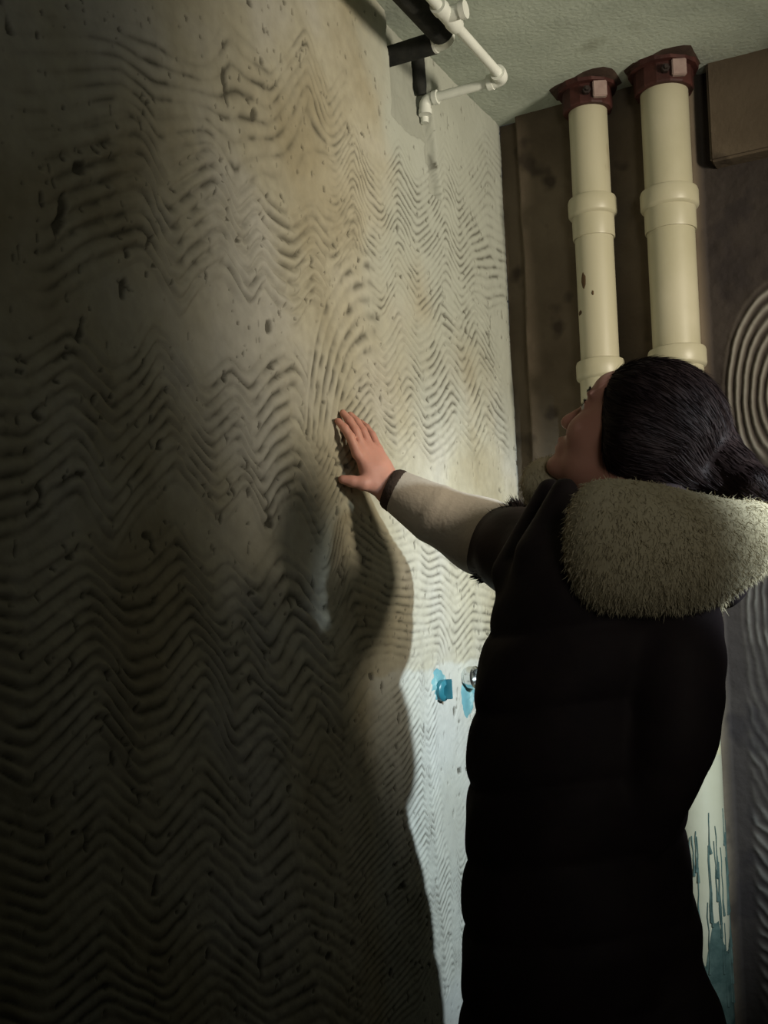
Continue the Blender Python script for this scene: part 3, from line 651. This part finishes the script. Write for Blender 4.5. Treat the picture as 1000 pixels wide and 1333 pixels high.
def hand(F):
    F.ell(qp(0.045, 0.002, 0), (0.050, 0.036, 0.0155), np.array([hu_, hl_, hn_]), 0.012)
    F.cap(qp(-0.02, 0, 0.001), qp(0.035, 0.0, 0.0), 0.0245, 0.021, 0.02)
    F.ell(qp(0.032, -0.022, -0.006), (0.034, 0.017, 0.016), np.array([hu_, hl_, hn_]), 0.012)   # thumb mound
    F.ell(qp(0.032, 0.022, -0.004), (0.034, 0.014, 0.015), np.array([hu_, hl_, hn_]), 0.010)
    ls = (-0.030, -0.0095, 0.0105, 0.0290); fan = (-0.008, -0.0020, 0.0085, 0.0230); ln = (0.072, 0.079, 0.073, 0.058); kb = (0.082, 0.086, 0.082, 0.074)
    rs = (0.0090, 0.0092, 0.0088, 0.0078)
    tips = []
    for l0, fa, L_, k0, r in zip(ls, fan, ln, kb, rs):
        k = qp(k0, l0, 0.001); 
        end = qp(k0 + L_, l0 + fa, 0.0)
        end[0] = 0.0135 + (0.004 if l0 > 0.02 else 0)                  # fingertips rest on the mortar
        m1 = k + (end - k) * 0.46 + hn_ * 0.0065; m2 = k + (end - k) * 0.75 + hn_ * 0.005
        F.cap(qp(0.045, l0 * 0.75, 0), k, 0.010, r * 1.12, 0.008)
        F.cap(k, m1, r * 1.10, r, 0.005); F.cap(m1, m2, r, r * 0.93, 0.003); F.cap(m2, end, r * 0.93, r * 0.78, 0.003)
        tips.append(end)
    T0 = qp(0.018, -0.026, -0.008); T3 = np.array(atx(446, 624, 0.016)); T1 = T0 + (T3 - T0) * 0.42 + hn_ * 0.006 - hu_ * 0.006; T2 = T0 + (T3 - T0) * 0.74 + hn_ * 0.003 - hu_ * 0.003
    F.cap(T0, T1, 0.0150, 0.0125, 0.012); F.cap(T1, T2, 0.0125, 0.0110, 0.006); F.cap(T2, T3, 0.0110, 0.0088, 0.004)
    return tips
M_skin = noisy('skin', (0.50, 0.235, 0.175), (0.58, 0.29, 0.215), 14, 0.55, 0.06, 200, spec=0.35)
M_skin.node_tree.nodes['Principled BSDF'].inputs['Subsurface Weight'].default_value = 0.12
M_skin.node_tree.nodes['Principled BSDF'].inputs['Subsurface Radius'].default_value = (0.012, 0.004, 0.002)
M_skin.node_tree.nodes['Principled BSDF'].inputs['Subsurface Scale'].default_value = 0.6
# one grid would be wasteful at finger resolution, so the whole body uses 3.3 mm cells
def build_body():
    F = body(); hand(F); return F
_F = build_body()
bo = P_(field_obj('body', _F, M_skin)); del _F
nb_ = len(bo.data.vertices); co = np.zeros(nb_ * 3, dtype=np.float32); bo.data.vertices.foreach_get('co', co); co = co.reshape(-1, 3)
lc = (co - HO) @ HR.T; lm = 1 - sstep(0.75, 1.1, np.sqrt(((lc[:, 0] - 0.105) / 0.022) ** 2 + (lc[:, 1] / 0.025) ** 2 + ((lc[:, 2] + 0.066) / 0.0105) ** 2))
ca = bo.data.color_attributes.new('lip', 'FLOAT_COLOR', 'POINT'); c4 = np.ones((nb_, 4), dtype=np.float32); c4[:, 0] = lm; ca.data.foreach_set('color', c4.ravel())
nt = M_skin.node_tree; b_ = nt.nodes['Principled BSDF']; src = b_.inputs['Base Color'].links[0].from_socket
at = nt.nodes.new('ShaderNodeAttribute'); at.attribute_name = 'lip'; sp = nt.nodes.new('ShaderNodeSeparateColor'); nt.links.new(at.outputs['Color'], sp.inputs[0])
mx = nt.nodes.new('ShaderNodeMix'); mx.data_type = 'RGBA'; mx.inputs[7].default_value = (0.40, 0.11, 0.10, 1)
nt.links.new(sp.outputs[0], mx.inputs[0]); nt.links.new(src, mx.inputs[6]); nt.links.new(mx.outputs[2], b_.inputs['Base Color'])
M_eye = new_mat('eye_white', (0.65, 0.62, 0.58), 0.2, 0.5); M_iris = new_mat('dark_iris', (0.02, 0.012, 0.01), 0.15, 0.6)
for s in (-1, 1):
    ec = Vector(hp(0.0806, s * 0.032, 0.003)); b = bmesh.new(); bmesh.ops.create_uvsphere(b, u_segments=20, v_segments=14, radius=0.0116); bmesh.ops.translate(b, vec=ec, verts=b.verts)
    e_ = P_(obj('eye', b, M_eye))
    b = bmesh.new(); lathe(b, ec + Vector(hf) * 0.0104, Vector(hf), [(0, 0.0056), (0.0010, 0.0050), (0.0017, 0.003), (0.0019, 0.0006)], 18)
    i_ = obj('iris', b, M_iris); i_.parent = e_

# --- coat
M_coat = noisy('black_padded_nylon', (0.021, 0.014, 0.016), (0.032, 0.022, 0.022), 12, 0.7, 0.25, 45, spec=0.2)
M_slv = noisy('taupe_sleeve_fabric', (0.38, 0.325, 0.26), (0.46, 0.40, 0.325), 9, 0.8, 0.3, 120, (0.26, 0.21, 0.165), 16, 0.68, spec=0.2, sheen=0.2)
M_cuff = noisy('dark_brown_knit', (0.035, 0.022, 0.016), (0.055, 0.036, 0.026), 30, 0.9, 0.6, 150)
def quilt(u, v, z):
    q = np.abs(np.sin(np.pi * (z + 0.02 * np.sin(u * 9 + 1) + 0.012 * np.sin(v * 14)) / 0.115))
    return 0.006 * (1 - q) ** 2.5 - 0.003 * q + 0.004 * np.sin(u * 31 + z * 17) * np.sin(v * 27 - z * 13)
def row(py, l, r_, b_, D=1.87):
    """section of the coat whose outline shows between picture columns l and r_ at row py"""
    c = np.array(atd((l + r_) / 2, py, D)); wdt = (r_ - l) / 2 * D / FPX
    s = 0.985; a = math.sqrt(max(wdt ** 2 - (b_ * 0.09) ** 2, 0.01)) * s
    return (c[2], c[0], c[1], a, b_)
rows = [row(1560, 590, 912, .28, 2.00), row(1440, 593, 912, .28, 1.995), row(1333, 599, 911, .28, 1.99), row(1200, 602, 912, .27, 1.97), row(1100, 606, 893, .265, 1.96), row(1000, 609, 893, .25, 1.935), row(900, 615, 898, .22, 1.90), row(830, 630, 902, .195, 1.87),
        row(780, 645, 905, .18, 1.86), row(740, 664, 905, .17, 1.86), row(700, 690, 905, .14, 1.86), row(665, 712, 900, .10, 1.87), row(640, 735, 890, .075, 1.88)]
F = Field((0.18, 1.42, 0.28), (1.0, 2.32, 1.56), 0.0065)
F.loft(rows, Fd, Ld, 0.03, quilt)
F.cap(bp(0.0, -0.09, 1.32), bp(0.0, 0.11, 1.31), 0.078, 0.075, 0.05)
# front edge with stand-up collar, left open at the throat
F.cap(atd(716, 640, 1.84), atd(664, 745, 1.84), 0.020, 0.028, 0.03)
F.cap(atd(735, 640, 1.78), atd(700, 720, 1.76), 0.020, 0.030, 0.03)
# right upper arm
F.cap(SR, EL + (SR - EL) * 0.42, 0.074, 0.073, 0.04)
F.cap(EL + (SR - EL) * 0.42, EL + (SR - EL) * 0.22, 0.073, 0.072, 0.03)
F.cap(EL + (SR - EL) * 0.30 + np.array([0, 0, -.024]), EL + (WR - EL) * 0.20 + np.array([0, 0, -.046]), 0.052, 0.037, 0.03)
# left sleeve hanging behind, hand in the pocket
a0 = np.array(atd(868, 775, 1.79)); a1 = np.array(atd(884, 860, 1.72)); a2 = np.array(atd(880, 960, 1.71)); a3 = np.array(atd(825, 1085, 1.78))
def puffs(p, q, r0, r1, n, k=0.02):
    for i in range(n):
        t0, t1 = (i + 0.28) / n, (i + 0.72) / n; rm = r0 + (r1 - r0) * (i + .5) / n
        F.cap(p + (q - p) * t0, p + (q - p) * t1, rm, rm, k)
puffs(a0, a1, 0.064, 0.066, 2, 0.03); puffs(a1, a2, 0.064, 0.060, 2); puffs(a2, a3, 0.060, 0.054, 2)
F.ell(bp(-0.13, 0.02, 0.60), (0.05, 0.11, 0.12), None, 0.05)
coat = P_(field_obj('coat', F, M_coat))
coat['label'] = 'long black padded coat'
# pocket flap, zip
# --- right forearm sleeve (paler), cuff
F = Field((0.04, 1.95, 1.25), (0.48, 2.25, 1.66), 0.0040)
dv = WR - EL
c1 = EL + (SR - EL) * 0.22
dn = np.array([0, 0, -0.008])
F.cap(c1, EL + dv * 0.12 + dn, 0.0700, 0.0690, 0.01)
F.cap(EL + dv * 0.10 + dn, EL + dv * 0.50 + dn, 0.0690, 0.0570, 0.02)
F.cap(EL + dv * 0.58 + dn, EL + dv * 0.90, 0.0560, 0.0420, 0.008)
dvn = dv / np.linalg.norm(dv)
F.plane_cut(EL + dv * 0.93, dv, F.lo, F.lo + F.h * F.n, 0.004)
slv = field_obj('forearm_sleeve', F, M_slv); P_(slv); slv['label'] = 'taupe lower sleeve of the raised arm'
b = bmesh.new(); p0 = Vector(EL + dv * 0.895)
lathe(b, p0, Vector(dv), [(0, 0.032), (0, 0.0415), (0.006, 0.0425), (0.016, 0.0405), (0.022, 0.0365), (0.022, 0.027), (0.008, 0.026)], 30)
cf = obj('cuff', b, M_cuff); P_(cf); cf['label'] = 'dark ribbed cuff round the wrist'
# shaggy edge where the dark upper sleeve overlaps the paler one
def tufts(name, pts, mat, parent=None, wid=0.0009, seg=2, label=None):
    """pts: list of (root, direction, length). thin tapering blades, one joined mesh"""
    V = []; Fc = []
    for (p, d, ln) in pts:
        d = d / np.linalg.norm(d); s = np.cross(d, rng.randn(3)); s = s / np.linalg.norm(s) * wid
        bend_ = rng.randn(3) * ln * 0.22; n0 = len(V)
        V += [p - s, p + s, p + d * ln * 0.55 + s * 0.8 + bend_ * 0.4, p + d * ln * 0.55 - s * 0.8 + bend_ * 0.4, p + d * ln + bend_]
        Fc += [(n0, n0 + 1, n0 + 2), (n0, n0 + 2, n0 + 3), (n0 + 3, n0 + 2, n0 + 4)]
    o = link_mesh(name, np.array(V), Fc, mat); o['kind'] = 'stuff'
    if label: o['label'] = label
    return o
u_, v_, w_ = [np.array(q) for q in frame_for(Vector(dv))]
pp = []
for i in range(3500):
    a = rng.uniform(0, 2 * math.pi); r = 0.0715; t_ = 0
    rd = u_ * math.cos(a) + v_ * math.sin(a)
    pp.append((EL + (SR - EL) * (0.10 + rng.uniform(0, 0.16) + 0.05 * math.sin(a * 3 + 1)) + rd * r, dvn * 0.9 + rd * 0.35 + rng.randn(3) * 0.15, rng.uniform(0.012, 0.026)))
M_fuzz = new_mat('black_fuzz', (0.016, 0.012, 0.011), 0.9, 0.1)
tf = P_(tufts('sleeve_fringe', pp, M_fuzz, wid=0.0012, label='shaggy dark edge of the upper sleeve'))

# --- fur collar
M_fur = noisy('cream_fur', (0.44, 0.375, 0.245), (0.55, 0.48, 0.33), 10, 0.95, 0.5, 90, spec=0.05, sheen=0.1)
FC = np.array(atd(868, 706, 1.90))
# centre line of the collar: from the near lapel round the back to the far lapel
ctl = [(atd(776, 708, 1.67), 0.050, 0.080), (atd(815, 710, 1.66), 0.052, 0.080), (atd(862, 714, 1.66), 0.054, 0.078), (atd(912, 718, 1.69), 0.054, 0.072), (atd(955, 708, 1.73), 0.052, 0.054),
       (atd(983, 696, 1.79), 0.042, 0.044), (atd(965, 692, 1.86), 0.038, 0.040), (atd(900, 685, 1.91), 0.040, 0.04), (atd(820, 670, 1.95), 0.038, 0.04), (atd(750, 645, 2.01), 0.036, 0.038), (atd(710, 630, 1.99), 0.026, 0.040)]
cl = []
for i in range(len(ctl) - 1):
    for t_ in np.linspace(0, 1, 5)[:-1]:
        p = np.array(ctl[i][0]) * (1 - t_) + np.array(ctl[i + 1][0]) * t_
        cl.append((p, ctl[i][1] * (1 - t_) + ctl[i + 1][1] * t_, ctl[i][2] * (1 - t_) + ctl[i + 1][2] * t_))
cl.append((np.array(ctl[-1][0]), ctl[-1][1], ctl[-1][2]))
P3 = np.array([c[0] for c in cl]); 
for _ in range(3): P3[1:-1] = (P3[:-2] + 2 * P3[1:-1] + P3[2:]) / 4
lo = P3.min(0) - 0.1; hi = P3.max(0) + 0.1
F = Field(lo, hi, 0.0065)
for i, p in enumerate(P3):
    tg = P3[min(i + 1, len(P3) - 1)] - P3[max(i - 1, 0)]; tg[2] = 0; tg = tg / np.linalg.norm(tg)
    out = np.cross(tg, [0, 0, 1.0])
    F.ell(p, (0.040, cl[i][1], cl[i][2]), np.array([tg, out, [0, 0, 1.0]]), 0.022)
F.ell(atd(930, 765, 1.76), (0.02, 0.02, 0.035), None, 0.02)
Vf, Qf = F.mesh()
fur = P_(link_mesh('fur_collar', Vf, Qf, M_fur)); fur['label'] = 'thick cream fur collar of the hood'
# strands
me = fur.data; nrm = np.zeros(len(me.vertices) * 3, dtype=np.float32); me.vertices.foreach_get('normal', nrm); nrm = nrm.reshape(-1, 3)
sel = rng.randint(0, len(Vf), 90000); pp = []
for i in sel:
    n_ = nrm[i].astype(float); d = n_ * 0.42 + np.array([0, 0, -0.7]) + rng.randn(3) * 0.22
    pp.append((Vf[i] + rng.randn(3) * 0.003 - n_ * 0.004, d, rng.uniform(0.005, 0.011)))
fs = tufts('fur_strands', pp, M_fur, wid=0.0005); fs.parent = fur
# the hood itself, dark, lying inside and behind the collar
F = Field(np.array(bp(-0.15, 0, 1.15)) - 0.32, np.array(bp(-0.15, 0, 1.5)) + 0.3, 0.007)
hc = np.array(atd(900, 700, 1.85))
F.ell(hc, (0.105, 0.095, 0.060), np.array([Fd, Ld, [0, 0, 1.0]]), 0.02)
F.ell(hc + np.array([0, 0, 0.065]), (0.09, 0.085, 0.05), np.array([Fd, Ld, [0, 0, 1.0]]), 0.02, 'cut')
F.ell(atd(935, 730, 1.86), (0.055, 0.09, 0.075), np.array([Fd, Ld, [0, 0, 1.0]]), 0.03)
hood = P_(field_obj('hood', F, M_coat)); hood['label'] = 'dark hood folded back below the ponytail'

# --- hair
M_hair = noisy('dark_brown_hair', (0.010, 0.005, 0.005), (0.018, 0.010, 0.009), 30, 0.62, 0.15, 120, spec=0.14, stretch=(1, 1, 1))
F = Field(HO - 0.22, HO + 0.24, 0.0040)
F.ell(hp(-0.020, 0, 0.030), (0.113, 0.090, 0.104), HR, 0.01)
F.ell(hp(-0.050, 0, -0.010), (0.080, 0.080, 0.080), HR, 0.02)
for s in (-1, 1): F.ell(hp(-0.012, s * 0.066, -0.004), (0.040, 0.032, 0.050), HR, 0.02)
big = 0.3
F.plane_cut(hp(0.092, 0, 0.066), hf * 0.817 - hu * 0.577, HO - big, HO + big, 0.012)
F.ell(hp(0.060, 0, -0.100), (0.085, 0.12, 0.064), HR, 0.012, 'cut')        # jaw and throat free
def groove(x, y, z):
    return 0
# gathered bun and low ponytail lying over the hood
pt = [np.array(atd(a, c, d)) for a, c, d in ((905, 565, 1.89), (930, 585, 1.86), (952, 606, 1.83), (980, 630, 1.80), (1006, 650, 1.79))]
rad = (0.050, 0.036, 0.030, 0.026, 0.014)
for i in range(4): F.cap(pt[i], pt[i + 1], rad[i], rad[i + 1], 0.015)
F.cap(atd(880, 610, 1.84), atd(950, 640, 1.82), 0.020, 0.014, 0.02)
hair = P_(field_obj('hair', F, M_hair)); hair['label'] = 'dark hair tied back low'
# loose strands along the ponytail and the nape
me = hair.data; nv = len(me.vertices); co = np.zeros(nv * 3, dtype=np.float32); me.vertices.foreach_get('co', co); co = co.reshape(-1, 3)
nrm = np.zeros(nv * 3, dtype=np.float32); me.vertices.foreach_get('normal', nrm); nrm = nrm.reshape(-1, 3)
sel = rng.randint(0, nv, 9000); pp = []; pend = pt[2]
for i in sel:
    p = co[i].astype(float); n_ = nrm[i].astype(float)
    tgt = pend - p if np.dot(p - pt[1], pt[4] - pt[1]) < 0 else pt[4] - pt[2]
    tgt = tgt / max(np.linalg.norm(tgt), 1e-3); tgt = tgt - n_ * tgt.dot(n_); 
    if np.linalg.norm(tgt) < 0.2: continue
    pp.append((p + n_ * 0.0004, tgt / np.linalg.norm(tgt) + n_ * 0.015 + rng.randn(3) * 0.03, rng.uniform(0.02, 0.04)))
def flat_strands(pp):
    V = []; Fc = []
    for (p, d, ln) in pp:
        d = d / np.linalg.norm(d); s = np.cross(d, rng.randn(3)); s = s / np.linalg.norm(s) * 0.0006; n0 = len(V)
        V += [p - s, p + s, p + d * ln]; Fc.append((n0, n0 + 1, n0 + 2))
    return link_mesh('hair_strands', np.array(V), Fc, M_hair)
hs = flat_strands(pp); hs['kind'] = 'stuff'; hs.parent = hair
# hair clip
b = bmesh.new(); c = Vector(atd(940, 560, 1.845)); d = Vector(pt[1] - pt[3]).normalized()
pts = []
for i in range(13):
    a = math.pi * (i / 12 - 0.5); u, v, _ = frame_for(d)
    pts.append(Vector(pt[1]) + (u * math.cos(a + 2.2) + v * math.sin(a + 2.2)) * 0.041)
tube(b, pts, [0.003] + [0.0055] * 11 + [0.003], 10); M_clip = new_mat('glossy_dark_clip', (0.09, 0.055, 0.065), 0.15, 0.9)
P_(obj('hair_clip', b, M_clip))['label'] = 'glossy dark hair clip'
# eyebrows and lashes
_fr = lc[lc[:, 0] > 0.03]
def surf_x(y, z):
    d = np.hypot(_fr[:, 1] - y, _fr[:, 2] - z); m = d < 0.004
    return float(_fr[m, 0].max()) if m.any() else 0.085
pp = []
for s in (-1, 1):
    for i in range(160):
        q = rng.rand(); y = s * (0.016 + 0.034 * q); z_ = 0.0235 + 0.005 * math.sin(q * 3) + rng.uniform(-.002, .002)
        pp.append((hp(surf_x(y, z_), y, z_), hl * s + hu * (0.45 - 0.7 * q) - hf * 0.35 * q, rng.uniform(.005, .008)))
    for i in range(50):
        q = rng.rand(); y = s * (0.022 + 0.020 * q); z_ = 0.003 + 0.0065 * math.sin(math.pi * (0.15 + 0.7 * q))
        pp.append((hp(0.0806 + math.sqrt(max(0.0120 ** 2 - (abs(y) - 0.032) ** 2 - (z_ - 0.003) ** 2, 0)), y, z_), hf + hl * s * (q - 0.4) * 0.6 + hu * 0.5, rng.uniform(.004, .006)))
eb = P_(tufts('eyebrows', pp, M_hair, wid=0.0005)); eb['label'] = 'dark eyebrows and lashes'

# --- trousers and boots (below the frame, they carry the figure)
M_tr = noisy('black_trousers', (0.012, 0.012, 0.014), (0.022, 0.021, 0.024), 14, 0.85, 0.3, 90)
F = Field(bp(-0.05, 0, 0.05) - np.array([0.25, 0.3, 0.0]), bp(0, 0, 0.55) + np.array([0.25, 0.3, 0.3]), 0.007)
for s in (-1, 1):
    F.cap(bp(0.0, s * 0.085 - 0.06, 0.80), bp(0.015, s * 0.085 - 0.06, 0.46), 0.100, 0.071, 0.02); F.cap(bp(0.015, s * 0.085 - 0.06, 0.46), bp(-0.012, s * 0.087 - 0.06, 0.16), 0.071, 0.058, 0.02)
    F.ell(bp(-0.030, s * 0.085 - 0.06, 0.36), (0.056, 0.056, 0.11), None, 0.03)
P_(field_obj('trousers', F, M_tr))
M_boot = noisy('black_leather', (0.010, 0.009, 0.009), (0.02, 0.018, 0.018), 20, 0.45, 0.2, 90, spec=0.5)
for s in (-1, 1):
    c = bp(0.05, s * 0.093 - 0.06, 0); F = Field(c - np.array([0.2, 0.12, 0.0]), c + np.array([0.2, 0.12, 0.22]), 0.005)
    F.f[:] = 1
    F.cap(bp(-0.012, s * 0.087 - 0.06, 0.20), bp(-0.018, s * 0.087 - 0.06, 0.07), 0.050, 0.047, 0.02)
    F.cap(bp(-0.035, s * 0.087 - 0.06, 0.052), bp(0.15, s * 0.10 - 0.06, 0.040), 0.046, 0.034, 0.03)
    F.plane_cut((0, 0, 0.010), (0, 0, -1), F.lo - 0.1, F.lo + F.h * F.n + 0.1, 0.004)
    P_(field_obj('boot', F, M_boot))
